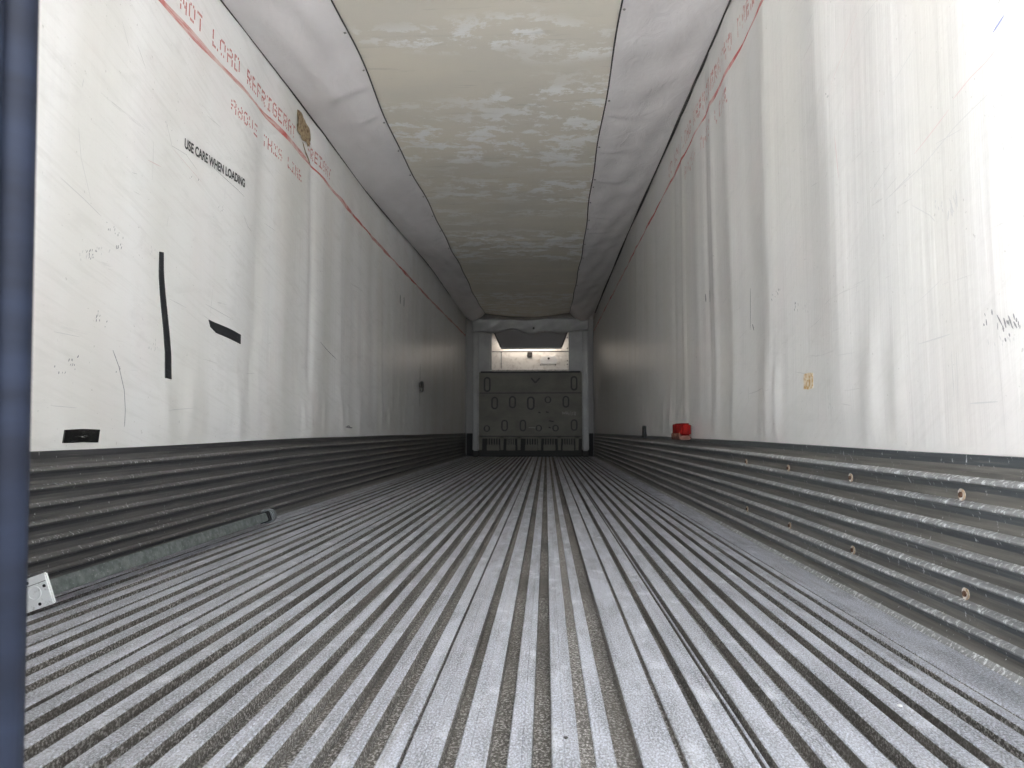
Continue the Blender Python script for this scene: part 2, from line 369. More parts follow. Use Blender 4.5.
# red loading line on both liners
def band(side, pts, w):
    bm = B(); yy = pts[0][0]; V = []; r = random.Random(5 + side)
    while yy <= pts[-1][0]:
        for a, b in zip(pts[:-1], pts[1:]):
            if a[0] <= yy <= b[0]: z = a[1] + (b[1] - a[1]) * (yy - a[0]) / (b[0] - a[0])
        ww = w * (1 + .35 * sin(yy * 5.1 + side) + .2 * sin(yy * 13)) / 2
        V.append([bm.verts.new(PT(side, yy, z + s * ww, .0012)) for s in (-1, 0, 1)]); yy += .04
    for a, b in zip(V[:-1], V[1:]):
        for k in range(2): bm.faces.new((a[k], b[k], b[k + 1], a[k + 1]))
    return bm
obj('loading_line', band(-1, [(.5, 2.25), (2.7, 2.236), (3.3, 2.246), (4.4, 2.262), (6.7, 2.228), (9, 2.25), (13.9, 2.34)], .026), M['redband'], wl, label='red loading line')
obj('loading_line', band(1, [(.5, 2.29), (3.0, 2.306), (5.2, 2.33), (12.3, 2.40), (13.9, 2.41)], .020), M['redband'], wr, label='red loading line')

GL = {'A': ".###.|#...#|#...#|#####|#...#|#...#|#...#", 'B': "####.|#...#|#...#|####.|#...#|#...#|####.", 'D': "####.|#...#|#...#|#...#|#...#|#...#|####.",
      'E': "#####|#....|#....|####.|#....|#....|#####", 'F': "#####|#....|#....|####.|#....|#....|#....", 'G': ".###.|#...#|#....|#.###|#...#|#...#|.###.",
      'H': "#...#|#...#|#...#|#####|#...#|#...#|#...#", 'I': "#####|..#..|..#..|..#..|..#..|..#..|#####", 'L': "#....|#....|#....|#....|#....|#....|#####",
      'N': "#...#|##..#|#.#.#|#.#.#|#..##|#...#|#...#", 'O': ".###.|#...#|#...#|#...#|#...#|#...#|.###.", 'R': "####.|#...#|#...#|####.|#.#..|#..#.|#...#",
      'S': ".####|#....|#....|.###.|....#|....#|####.", 'T': "#####|..#..|..#..|..#..|..#..|..#..|..#..", 'V': "#...#|#...#|#...#|#...#|#...#|.#.#.|..#.."}
def dots(side, text, y0, zt, pitch, h, drop, skip=None, slope=0.0, streak=0.0, seed=1):
    """dotted stencil lettering; on the right liner it reads from the far end towards the doors"""
    bm = B(); cw = pitch / 6.4; ch = h / 7; r = random.Random(seed)
    for i, chh in enumerate(text):
        if chh == ' ': continue
        for row, s in enumerate(GL[chh].split('|')):
            for c_, k in enumerate(s):
                if k != '#' or r.random() < drop: continue
                u = i * pitch + (c_ + .5) * cw
                yy = y0 + u if side < 0 else y0 - u
                if skip and skip[0] < yy < skip[1]: continue
                z = zt - (row + .5) * ch + slope * u; hh = ch * .56 * (1 + r.random() * streak); w = cw * .42
                vs = [bm.verts.new(PT(side, yy + a * w, z + b * hh, .0014)) for a, b in ((-1, -1), (1, -1), (1, 1), (-1, 1))]
                bm.faces.new(vs)
    return bm
obj('lettering', dots(-1, "NOT LOAD REFRIGERATED FREIGHT", 2.905, 2.375, .0752, .080, .12, skip=(4.335, 4.575), slope=.004), M['redletter'], wl, label='red dotted stencil lettering above the loading line')
obj('lettering', dots(-1, "ABOVE THIS LINE", 3.415, 2.142, .0712, .066, .25, slope=.005), M['redletter'], wl, label='faded red dotted lettering under the loading line')
obj('lettering', dots(1, "DO NOT LOAD REFRIGERATED FREIGHT", 5.35, 2.47, .0775, .085, .35, streak=1.2, seed=4), M['redsmudge'], wr, label='smudged red lettering above the loading line')
obj('lettering', dots(1, "ABOVE THIS LINE", 4.75, 2.235, .0775, .075, .5, streak=1.2, seed=6), M['redsmudge'], wr, label='smudged red lettering under the loading line')

# black stencil line of words
def words(txt, side, y0, y1, z0, h, slope, mt, parent, label):
    cu = bpy.data.curves.new('words', 'FONT'); cu.body = txt; cu.size = 1.0; cu.offset = .034
    t = bpy.data.objects.new('words', cu); COL.objects.link(t)
    dg = bpy.context.evaluated_depsgraph_get(); me = bpy.data.meshes.new_from_object(t.evaluated_get(dg))
    bpy.data.objects.remove(t, do_unlink=True)
    bm = B(); bm.from_mesh(me); bpy.data.meshes.remove(me)
    bmesh.ops.triangulate(bm, faces=bm.faces)
    xs = [v.co.x for v in bm.verts]; a, b = min(xs), max(xs); zs = [v.co.y for v in bm.verts]; c, d = min(zs), max(zs)
    for v in bm.verts:
        u = (v.co.x - a) / (b - a); w = (v.co.y - c) / (d - c)
        v.co = PT(side, y0 + (y1 - y0) * u, z0 + h * w + slope * u, .0016)
    return obj('lettering', bm, mt, parent, label=label)
words("USE CARE WHEN LOADING", -1, 2.985, 3.60, 1.712, .046, .034, M['blackink'], wl, 'black stencil words')

# scrapes, ticks and smudges painted or rubbed on the liners
bm = B(); r = random.Random(21)
ribbon(bm, -1, [(2.514, .777), (2.553, .719), (2.59, .636), (2.603, .563), (2.604, .500)], .0035)
def cluster(bm, side, yc, zc, n_, sy, sz, L, w, ang, mi=0):
    for i in range(n_):
        a, b = r.gauss(yc, sy), r.gauss(zc, sz); th = ang + r.uniform(-.35, .35); l = L * r.uniform(.4, 1.1)
        ribbon(bm, side, [(a, b), (a + l * cos(th), b + l * sin(th))], w * r.uniform(.6, 1.3), mi=mi, sub=2)
def dots_cluster(bm, side, yc, zc, n_, sy, sz, mi=0): cluster(bm, side, yc, zc, n_, sy, sz, .012, .004, 1.3, mi)
for yc, zc, n_, mi in ((2.36, 1.09, 10, 0), (2.34, 1.075, 10, 1), (2.50, 1.21, 9, 0), (2.52, 1.15, 7, 0), (2.44, 1.12, 8, 1), (2.44, .875, 9, 0), (2.30, .705, 9, 0), (2.22, .68, 4, 0), (2.55, .71, 3, 0), (2.78, .81, 10, 1), (3.08, 1.60, 3, 0), (3.35, 1.56, 9, 1), (2.75, 1.19, 6, 1), (2.85, 1.75, 5, 1), (3.7, 1.57, 5, 1), (4.0, .98, 5, 1)):
    dots_cluster(bm, -1, yc, zc, n_, .022, .010, mi)
for pts, w, mi in (([(2.28, 1.50), (2.30, 1.40), (2.36, 1.28)], .002, 1), ([(2.83, 1.76), (2.87, 1.70), (2.88, 1.68), (3.0, 1.69), (3.1, 1.66)], .003, 1), ([(2.60, 1.96), (2.66, 1.90)], .003, 1), ([(2.5, 2.0), (2.55, 1.92)], .002, 1),
                   ([(2.2, .80), (2.33, .80)], .002, 1), ([(2.2, .565), (2.33, .562)], .002, 1), ([(3.22, 1.07), (3.5, 1.04)], .003, 1), ([(4.9, 1.1), (5.3, 1.02)], .005, 0), ([(2.2, 1.3), (2.32, 1.27), (2.42, 1.24)], .003, 1), ([(3.6, 1.60), (3.66, 1.56), (3.72, 1.55)], .004, 1),
                   ([(7.56, 1.94), (7.565, 1.84)], .03, 0), ([(7.78, 1.955), (7.78, 1.85)], .03, 0), ([(7.56, 1.80), (7.56, 1.55)], .006, 1), ([(8.82, 1.31), (8.825, .79)], .010, 0), ([(2.9, .57), (3.1, .585)], .003, 1), ([(3.24, 1.73), (3.6, 1.70)], .002, 0),
                   ([(5.56, .517), (5.76, .510)], .012, 0), ([(5.60, .525), (5.68, .523)], .008, 0), ([(2.9, 1.67), (3.15, 1.62)], .002, 2), ([(2.7, 1.55), (2.8, 1.56)], .003, 2)):
    ribbon(bm, -1, pts, w, mi=mi)
for k in range(26):
    yc = r.uniform(2.1, 6.5); zc = r.uniform(.5, 1.95); th = r.choice((0, 0, 1.5)) + r.uniform(-.25, .25); l = r.uniform(.03, .16)
    ribbon(bm, -1, [(yc, zc), (yc + l * cos(th), zc + l * sin(th))], r.uniform(.0015, .003), mi=1, sub=2)
obj('scrape_marks', bm, [M['mark'], M['faintmark'], M['pinkmark']], wl, label='dark scrapes and ticks')
bm = B()
for pts, w, mi in (([(1.957, 1.108), (1.77, 1.13), (1.62, 1.165), (1.50, 1.18), (1.40, 1.19)], .0022, 1), ([(1.93, 1.11), (1.80, 1.135)], .003, 1), ([(1.62, 1.23), (1.55, 1.245), (1.50, 1.25), (1.45, 1.262)], .003, 2), ([(1.80, 1.175), (1.64, 1.215)], .0025, 2),
                   ([(1.47, 1.30), (1.435, 1.315)], .005, 3), ([(1.45, 1.35), (1.40, 1.375)], .003, 0), ([(2.05, 1.16), (1.92, 1.20)], .002, 1), ([(1.9, 1.40), (1.78, 1.44)], .002, 1), ([(1.82, 1.05), (1.74, 1.0), (1.72, .98)], .002, 1),
                   ([(3.10, .68), (3.05, .60)], .006, 1), ([(3.35, .655), (3.1, .667)], .004, 1), ([(3.36, .69), (3.36, .62)], .004, 1), ([(3.32, 1.14), (3.33, .95)], .006, 0), ([(3.3, .97), (3.28, .94)], .010, 0), ([(2.62, .72), (2.62, .60)], .002, 1), ([(1.66, .665), (1.665, .55)], .002, 1), ([(1.68, .665), (1.68, .56)], .002, 1),
                   ([(1.82, .70), (1.68, .706)], .003, 1), ([(4.24, 1.29), (4.23, 1.24)], .02, 0), ([(4.15, 1.30), (4.14, 1.22)], .02, 0), ([(1.62, .545), (1.52, .545)], .003, 1), ([(2.3, 1.6), (2.1, 1.72)], .002, 2), ([(1.6, 1.65), (1.5, 1.72)], .002, 2), ([(2.28, 1.42), (2.26, 1.28)], .004, 2)):
    ribbon(bm, 1, pts, w, mi=mi)
for yc, zc, n_, mi in ((2.92, 1.04, 9, 0), (2.72, .95, 8, 0), (2.62, .92, 9, 1), (2.5, 1.05, 7, 1), (1.54, .715, 4, 0), (1.47, .68, 7, 0), (1.44, .69, 6, 0), (1.49, .665, 8, 1), (2.4, .575, 6, 1), (1.70, 1.0, 6, 1), (4.0, 1.45, 4, 0), (4.5, .95, 4, 0), (4.6, 1.05, 4, 0), (2.32, 1.57, 3, 0), (1.47, 1.14, 8, 1), (1.44, 1.05, 8, 1)):
    dots_cluster(bm, 1, yc, zc, n_, .02, .010, mi)
cluster(bm, 1, 1.64, .98, 8, .02, .012, .04, .004, 1.5, 1); cluster(bm, 1, 1.47, .695, 5, .015, .006, .03, .004, 1.3, 0)
for k in range(40):
    yc = r.uniform(1.5, 6.0); zc = r.uniform(.5, 1.7); th = r.choice((0, .2, 1.5)) + r.uniform(-.25, .25); l = r.uniform(.03, .14)
    ribbon(bm, 1, [(yc, zc), (yc - l * cos(th), zc + l * sin(th))], r.uniform(.0015, .003), mi=1, sub=2)
obj('scrape_marks', bm, [M['mark'], M['faintmark'], M['pinkmark'], mat('blue_scrape', (0.25, 0.3, 0.5), .6)], wr, label='dark scrapes and ticks')

# ------------------------------------------------------------------ scuff liners (corrugated)
def scuff(name, side, mt):
    bm = B()                                  # (z, protrusion from the liner plane, material of the strip below)
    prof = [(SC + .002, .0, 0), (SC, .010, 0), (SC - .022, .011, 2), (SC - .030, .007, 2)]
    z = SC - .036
    rib = [(0, .005, 2), (-.011, .008, 1), (-.0165, .0185, 1), (-.0205, .0215, 1), (-.0240, .0205, 0), (-.0300, .0110, 0), (-.039, .007, 0), (-.044, .0055, 2)]  # upper slopes and crests get the painted highlight colour
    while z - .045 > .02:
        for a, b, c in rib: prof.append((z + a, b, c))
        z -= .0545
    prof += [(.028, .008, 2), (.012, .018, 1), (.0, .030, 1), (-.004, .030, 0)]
    rings = []
    ys = [Y0 + (Y1 - .02 - Y0) * i / 60 for i in range(61)]
    for yy in ys:
        w = .0025 * sin(yy * 2.1 + side)
        lo = (-.018 if side < 0 else -.006) * (1 - sst(yy, 1.8, 5.5))      # the liner runs a little lower near the doors
        rings.append([bm.verts.new(((XL + p + w * .6) if side < 0 else (XR - p - w * .6), yy, z_ + (w * .5 + lo) * min(1, z_ / .1))) for z_, p, c_ in prof])
    for a, b in zip(rings[:-1], rings[1:]):
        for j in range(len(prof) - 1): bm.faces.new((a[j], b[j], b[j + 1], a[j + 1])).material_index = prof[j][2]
    # solid back
    xb = XL - .02 if side < 0 else XR + .02
    back = [[bm.verts.new((xb, yy, zz)) for zz in (SC + .002, -.004)] for yy in (ys[0], ys[-1])]
    bm.faces.new((back[0][0], back[0][1], back[1][1], back[1][0]))
    bm.faces.new([v for v in rings[0]] + [back[0][1], back[0][0]]); bm.faces.new([v for v in rings[-1]] + [back[1][1], back[1][0]])
    return obj(name, bm, mt, kind='structure', keep=name.startswith('wall'))
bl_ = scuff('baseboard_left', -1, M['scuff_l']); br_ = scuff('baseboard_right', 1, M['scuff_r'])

# ------------------------------------------------------------------ floor: aluminium duct floor with lengthwise ribs
tops = [(-.70, -.664), (-.638, -.602), (-.575, -.535), (-.499, -.467), (-.439, -.411), (-.376, -.346), (-.314, -.282), (-.251, -.219), (-.213, -.159), (-.135, -.089), (-.059, -.023),
        (.007, .049), (.072, .102), (.140, .197), (.206, .252), (.272, .311), (.318, .323), (.336, .380), (.406, .439), (.465, .506), (.536, .581), (.605, .640), (.663, .700)]
tops += [(.722, .760), (.779, .800), (.806, XR + .01)]
x = -.70; k = 0
while x > XL + .13:
    g = .016 if k % 4 == 3 else .0325
    w = .0345 if k % 4 != 3 else .046
    tops.insert(0, (x - g - w, x - g)); x -= g + w; k += 1
x0 = tops[0][0]; tops.insert(0, (x0 - .030, x0 - .010)); tops.insert(0, (x0 - .055, x0 - .034)); tops.insert(0, (XL - .01, x0 - .059))
bm = B(); D = .026; prof = []                # (x, z, material of the segment that follows)
for i, (a, b) in enumerate(tops):
    prof += [(a, -.0025, 0), (a + .002, 0, 0)]
    if b - a > .03 and b - a < .2 and random.random() < .45: mx = a + (b - a) * random.uniform(.35, .65); prof += [(mx - .002, 0, 0), (mx, -.0012, 0), (mx + .002, 0, 0)]
    prof += [(b - .002, 0, 0), (b, -.0025, 1)]
    if i < len(tops) - 1:
        g = tops[i + 1][0] - b; d = D if g > .012 else (.012 if g > .006 else .006)
        if b > .04 and b < .06: d = .004      # joint filled with grit
        prof += [(b + .0008, -d, 1), (tops[i + 1][0] - .0008, -d, 1)]
ys = [Y0 - .02, 3, 7, Y1 + .2]
rings = [[bm.verts.new((p[0], yy, p[1])) for p in prof] for yy in ys]
for a, b in zip(rings[:-1], rings[1:]):
    for j in range(len(prof) - 1):
        f = bm.faces.new((a[j], a[j + 1], b[j + 1], b[j])); f.material_index = prof[j][2]
box(bm, XL - .01, XR + .01, Y0 - .02, Y1 + .2, -.12, -.03, mi=1)
floor = obj('floor', bm, [M['alu'], M['grime']], kind='structure', keep=True)

# ------------------------------------------------------------------ ceiling
def cz_left(y): return 2.555 - .02 * sin(min(y, 6)) + .14 * sst(y, 5.5, 10)
def cz_right(y): return 2.625 + .075 * sst(y, 4, 9)
def seam_l(y): return -1.07 - .045 * sst(y, 3.6, 5.6) - .02 * sst(y, 8, 12) + .006 * sin(y * 5)
def seam_r(y): return .395 + .05 * sst(y, 5, 9) + .005 * sin(y * 4.3 + 1)
def seam_z(y): return 2.65 + .012 * sin(y * 2.1) + .05 * sst(y, 12.6, 13.6)
YC = 13.40                                   # the panels end short of the front wall
bm = B(); ys = [Y0 + (YC - Y0) * i / 330 for i in range(331)]; g = []
for yy in ys:
    row = []
    for i in range(25):
        u = i / 24; xx = seam_l(yy) + (seam_r(yy) - seam_l(yy)) * u; b = 4 * u * (1 - u)
        bow = .006 * abs(sin(yy * pi / 1.2)) * b                       # sags a little between the roof bows
        rp = .0016 * sin(yy * 17 + 2 * sin(u * 5)) * b * sst(yy, 2.5, 6)
        crease = .014 * exp(-((yy - 8.0) / .03) ** 2) * b
        row.append(bm.verts.new((xx, yy, seam_z(yy) - bow - rp - crease - .085 * b * sst(yy, 12.4, 13.8))))
    g.append(row)
for a, b in zip(g[:-1], g[1:]):
    for j in range(24): bm.faces.new((a[j], b[j], b[j + 1], a[j + 1])).smooth = True
box(bm, XL - .08, XR + .08, Y0, Y1 + .1, 2.80, 2.88)
ceil = obj('ceiling', bm, M['cream'], kind='structure', keep=True)
rr = random.Random(9)
for name, side in (('side_liner', -1), ('side_liner', 1)):
    bm = B(); g = []; puck = [(rr.uniform(3.3, 11), rr.uniform(0, 1)) for _ in range(12)]
    if side < 0: puck += [(4.75, .9)]
    else: puck += [(6.15, .95), (7.2, .9)]
    N = 22
    for yy in ys:
        row = []
        xs_, zs_ = (seam_l(yy), seam_z(yy)) if side < 0 else (seam_r(yy), seam_z(yy))
        xw, zw = (XL - .01, cz_left(yy)) if side < 0 else (XR - .008, cz_right(yy))
        for i in range(N + 1):
            u = i / N; b = 4 * u * (1 - u)
            sag = (.030 + .012 * sin(yy * 1.9 + side) + .11 * sst(yy, 11.6, 13.4)) * b
            wr_ = .006 * sin(yy * 9 + u * 6 * side + 1.3 * sin(yy * 3)) * b + .005 * sin(u * 14 + yy * 4) * b
            pk = 0
            for py, pu in puck:
                if pu > .5:
                    d = (yy - py); s = d + u * .25
                    pk += .014 * exp(-(d / (.05 + .25 * u)) ** 2) * sin(d / (.02 + .12 * u) * 1.6) * (1 - u) ** 1.5 * min(u * 8, 1)
            row.append(bm.verts.new((xs_ + (xw - xs_) * u, yy, zs_ + (zw - zs_) * u - sag + wr_ + pk - .003 * (u < .01))))
        g.append(row)
    for a, b in zip(g[:-1], g[1:]):
        for j in range(N): bm.faces.new((a[j], a[j + 1], b[j + 1], b[j])).smooth = True
    obj('side_liner', bm, M['fabric'], ceil, label='grey fabric side strip')
    # piping along the seam, and the dark crack or cord along the wall corner
    bm = B(); r0 = []
    for yy in ys[::3]:
        c = Vector((seam_l(yy) if side < 0 else seam_r(yy), yy, seam_z(yy) - .004))
        r0.append([bm.verts.new(c + Vector((cos(a) * .0045, 0, sin(a) * .0045))) for a in (0, pi / 2, pi, 3 * pi / 2)])
    for a, b in zip(r0[:-1], r0[1:]):
        for k in range(4): bm.faces.new((a[k], a[(k + 1) % 4], b[(k + 1) % 4], b[k]))
    obj('seam_cord', bm, M['line'], ceil, label='thin dark seam cord')
    bm = B(); r0 = []
    for yy in ys[::3]:
        w = (.007 + .003 * sin(yy * 3) + .005 * sst(yy, 8, 12)) * (1.3 if side > 0 else .6)
        c = Vector((XL + .012, yy, cz_left(yy) - .006)) if side < 0 else Vector((XR - .012, yy, cz_right(yy) - .006))
        r0.append([bm.verts.new(c + Vector((cos(a) * w, 0, sin(a) * w))) for a in (pi / 4, 3 * pi / 4, 5 * pi / 4, 7 * pi / 4)])
    for a, b in zip(r0[:-1], r0[1:]):
        for k in range(4): bm.faces.new((a[k], a[(k + 1) % 4], b[(k + 1) % 4], b[k]))
    obj('corner_strip', bm, M['line'], ceil, label='dark strip in the corner with the wall')

# screws along the ceiling seams
def screw(name, label, group, mt, r_=.008):
    bm = B(); cyl(bm, (0, 0, 0), (0, 0, 1), r_, .003, 14, bevel=.0008); cyl(bm, (0, 0, -.0025), (0, 0, 1), r_ * .55, .003, 8, r_ * .45)
    return obj(name, bm, mt, label=label, cat='screw', group=group)
sp = None
for side in (-1, 1):
    for yy in [3.75, 4.15, 4.85, 5.35, 5.9, 6.5, 7.1, 7.6, 8.3, 9.1, 10.0, 11.0] if side < 0 else [3.6, 4.6, 5.35, 6.1, 6.3, 6.75, 7.3, 7.6, 8.2, 8.9, 9.6, 10.6]:
        lab = 'small dull steel screw along the %s seam of the cream ceiling panel' % ('left' if side < 0 else 'right')
        gp = 'screws along the %s ceiling seam' % ('left' if side < 0 else 'right')
        if sp is None: sp = screw('screw', lab, gp, M['screw']); o = sp
        else: o = sp.copy(); COL.objects.link(o)
        o['label'] = lab; o['group'] = gp; o['category'] = 'screw'
        o.location = ((seam_l(yy) - .018) if side < 0 else (seam_r(yy) + .018), yy, seam_z(yy) - .009)

# ------------------------------------------------------------------ front wall of the trailer and its corner pieces
bm = B(); box(bm, XL - .08, XR + .08, Y1, Y1 + .1, -.12, 2.88)
wf = obj('wall_front', bm, M['front'], kind='structure')
def front_scuff(x0, x1):
    bm = B(); z = SC
    while z > .03:
        box(bm, x0, x1, Y1 - .014, Y1, z - .030, z, .006, 2); z -= .0535
    box(bm, x0, x1, Y1 - .006, Y1, 0, SC - .01)
    return obj('baseboard_front', bm, [M['rubber'], M['rubber']], kind='structure')
front_scuff(XL + .02, XR - .02)

# ------------------------------------------------------------------ bulkhead at the front end
YB = 13.62                                   # its face
bk = thing('bulkhead', (-.30, YB, .10), 'olive grey plastic bulkhead panel with oval slots below the bright white panel', 'bulkhead')
def kid(name, bm, mt, root, **k):
    o = obj(name, bm, mt, root, **k); o.matrix_parent_inverse = Matrix.Translation(-Vector(root.location)); return o
# positions measured at y = 14, brought forward in proportion to the distance
def S(v, y=YB): return v * y / 14.0
def Z(v, y=YB): return CAMZ + (v - CAMZ) * y / 14.0
bx0, bx1, bz0, bz1 = S(-1.305), S(.70), Z(.09), Z(1.635)
bm = B(); box(bm, bx0, bx1, YB, YB + .06, bz0 + .24, bz1, .008)
kid('panel', bm, M['bulk'], bk)
bm = B(); box(bm, bx0 + .03, bx1 - .03, YB - .012, YB - .0, bz1 - .018, bz1 + .012, .004)
kid('top_rail', bm, M['bulkdark'], bk, label='dark top rail')
for zz in (Z(1.225), Z(.385)):
    bm = B(); box(bm, bx0 + .01, bx1 - .01, YB - .010, YB + .001, zz - .010, zz + .006, .003)
    kid('rib', bm, M['bulkrim'], bk)
def slot(px, pz, w, h):
    cx = S((465 + px / 7.314 - 546) * .01944); cz = Z(.485 + (431 - (365 + pz / 7.314)) * .01944)
    w *= .01944 / 7.314; h *= .01944 / 7.314
    bm = B(); ring(bm, stadium(cx, cz, w * 1.1, h * 1.05), stadium(cx, cz, w * .62, h * .80), YB - .014, YB + .002)
    o = kid('slot', bm, M['bulkrim'], bk, label='dark rimmed oval slot' if h > w * 1.2 else 'dark rimmed round hole')
    bm = B(); P = stadium(cx, cz, w * .62, h * .80)
    f = bm.faces.new([bm.verts.new((p[0], YB - .003, p[1])) for p in P])
    g_ = bmesh.ops.extrude_face_region(bm, geom=[f]); [setattr(v, 'co', v.co + Vector((0, .004, 0))) for v in g_['geom'] if isinstance(v, bmesh.types.BMVert)]
    c_ = obj('slot_core', bm, M['bulk'], o); c_.matrix_parent_inverse = Matrix.Identity(4)
    # sits in the same space as its slot
for s in ((162, 142, 44, 105), (798, 135, 44, 100), (217, 278, 44, 86), (348, 272, 46, 84), (482, 280, 50, 92), (607, 255, 44, 46), (738, 270, 44, 80),
          (160, 465, 42, 44), (290, 443, 44, 78), (424, 443, 42, 80), (540, 462, 42, 42), (662, 462, 42, 42), (797, 440, 44, 78)):
    slot(*s)
bm = B()                                      # chevron and the pale scribble
def zx(px, pz): return S((465 + px / 7.314 - 546) * .01944), Z(.485 + (431 - (365 + pz / 7.314)) * .01944)
def bar2(bm, p, q, w, y=YB - .004, mi=0):
    a, b = Vector(zx(*p)), Vector(zx(*q)); d = (b - a).normalized() * 1; nn = Vector((-d.y, d.x)) * w / 2
    vs = [bm.verts.new((v.x, y, v.y)) for v in (a + nn, b + nn, b - nn, a - nn)]; f = bm.faces.new(vs); f.material_index = mi
    g_ = bmesh.ops.extrude_face_region(bm, geom=[f]); [setattr(v, 'co', v.co + Vector((0, .006, 0))) for v in g_['geom'] if isinstance(v, bmesh.types.BMVert)]
bar2(bm, (485, 95), (515, 130), .03); bar2(bm, (515, 130), (548, 95), .03)
kid('chevron_mark', bm, M['bulkrim'], bk, label='dark chevron mark')
bm = B(); q = random.Random(3)
for i in range(9):
    x_ = 712 + i * 12; bar2(bm, (x_, 345 + q.uniform(-6, 6)), (x_ + q.uniform(-3, 9), 368 + q.uniform(-8, 4)), .007)
bar2(bm, (712, 352), (750, 352), .008); bar2(bm, (465, 458), (520, 458), .008)
kid('pale_scribble', bm, M['pale'], bk, label='pale illegible scribble', kind='stuff')
bm = B()
for p in ((545, 345, 8), (602, 342, 10), (632, 408, 16), (620, 455, 8)): bar2(bm, (p[0] - p[2], p[1]), (p[0] + p[2], p[1] + 6), .02)
kid('dark_spots', bm, M['bulkdark'], bk, kind='stuff')
# lower skirt with comb shaped air openings
for cx_, w_ in ((205, 92), (335, 66), (485, 92), (617, 88), (755, 84)):
    bm = B()
    x0_, zt_ = zx(cx_ - w_ / 2, 535); x1_, zb_ = zx(cx_ + w_ / 2, 625)
    box(bm, x0_, x1_, YB + .004, YB + .05, zb_, zb_ + (zt_ - zb_) * .48, .006)
    nb = 5
    for i in range(nb):
        xx = x0_ + (x1_ - x0_) * (i + .5) / nb; box(bm, xx - .010, xx + .010, YB + .0, YB + .03, zb_ + (zt_ - zb_) * .45, zt_ + .01, .003)
    kid('air_comb', bm, M['bulk'], bk)
for cx_ in (112, 270, 395, 545, 690, 818):
    bm = B(); x0_, zt_ = zx(cx_ - 14, 515); x1_, zb_ = zx(cx_ + 14, 622)
    t_ = [(x0_, zt_), (x1_, zt_), (x1_ - .01, zb_), (x0_ + .01, zb_)]
    vs = [bm.verts.new((a, YB, b)) for a, b in t_]; f = bm.faces.new(vs)
    g_ = bmesh.ops.extrude_face_region(bm, geom=[f]); [setattr(v, 'co', v.co + Vector((0, .05, 0))) for v in g_['geom'] if isinstance(v, bmesh.types.BMVert)]
    kid('foot_post', bm, M['bulk'], bk)
bm = B(); box(bm, bx0 + .01, bx1 - .01, YB + .055, YB + .07, .001, bz0 + .26); kid('shade_sheet', bm, M['bulkdark'], bk)  # dark sheet added to paint in the shade under the bulkhead

# corner columns either side of the bulkhead, full height with wider heads
def column(x0, x1, hx0, hx1, label):
    t = thing('corner_column', ((x0 + x1) / 2, 13.7, Z(.10, 13.7)), label, 'column')
    z0 = Z(.10, 13.7)
    bm = B(); box(bm, S(x0, 13.68), S(x1, 13.68), 13.68, Y1 - .016, z0, 2.50, .02, 3); kid('shaft', bm, M['column'], t, smooth=False)
    bm = B(); box(bm, S(hx0, 13.70), S(hx1, 13.70), 13.705, Y1 - .02, Z(1.64), 2.48, .035, 4); kid('head', bm, M['column'], t)
    bm = B(); box(bm, S(x0, 13.66) + .01, S(x1, 13.66) - .01, 13.70, 13.98, 0.0, z0, .004); kid('foot', bm, M['bulkdark'], t, label='dark foot block')
    return t
column(-1.43, -1.31, -1.425, -1.065, 'grey corner column left of the bulkhead with a wide head')
column(.705, .83, .45, .82, 'grey corner column right of the bulkhead with a wide head')

# refrigeration unit face seen above the bulkhead
YU = 13.86
ux0, ux1 = S(-1.06, YU), S(.46, YU)
ru = thing('refrigeration_unit', (-.30, YU, Z(1.60, YU)), 'bright white refrigeration unit panel above the bulkhead under the grey hood', 'refrigeration unit')
bm = B(); box(bm, ux0, ux1, YU, Y1 - .01, Z(1.56, YU), 2.56, .006); kid('front_panel', bm, M['unit'], ru)
for zz, hh in ((Z(2.035, YU), .014), (Z(1.668, YU), .008)):
    bm = B(); box(bm, ux0 + .01, ux1 - .01, YU - .006, YU + .002, zz - hh / 2, zz + hh / 2); kid('panel_joint', bm, M['line'], ru, label='dark horizontal joint')
bm = B(); box(bm, S(-.875, YU), S(-.865, YU), YU - .004, YU + .002, Z(1.70, YU), Z(2.03, YU)); kid('panel_joint', bm, M['bulkrim'], ru, label='vertical joint')
bm = B(); box(bm, S(-.36, YU), S(-.265, YU), YU - .02, YU + .002, Z(1.925, YU), Z(2.02, YU), .006); kid('sensor_box', bm, M['line'], ru, label='small dark square box')
hx, hz = S(.055, YU), Z(1.865, YU)
P = [(hx - .14, hz - .07), (hx + .14, hz - .07), (hx + .17, hz), (hx + .12, hz + .075), (hx - .12, hz + .075), (hx - .17, hz)]
bm = B(); vs = [bm.verts.new((a, YU - .012, b)) for a, b in P]; f = bm.faces.new(vs)
g_ = bmesh.ops.extrude_face_region(bm, geom=[f]); [setattr(v, 'co', v.co + Vector((0, .014, 0))) for v in g_['geom'] if isinstance(v, bmesh.types.BMVert)]
ap = kid('access_plate', bm, M['chip'], ru, label='white six sided access plate')
bm = B(); cyl(bm, (hx, YU - .015, hz + .03), (0, 1, 0), .02, .012, 14); o = obj('latch', bm, M['line'], ap)
for sx, sz in ((-.16, -.09), (.13, -.09)):
    bm = B(); cyl(bm, (hx + sx, YU - .005, hz + sz), (0, 1, 0), .011, .01, 10); kid('screw_head', bm, M['line'], ru)
for zz in (1.78, 1.85, 2.09, 2.30):
    bm = B(); cyl(bm, (S(.42, YU), YU - .004, Z(zz, YU)), (0, 1, 0), .012, .01, 10); kid('screw_head', bm, M['line'], ru)
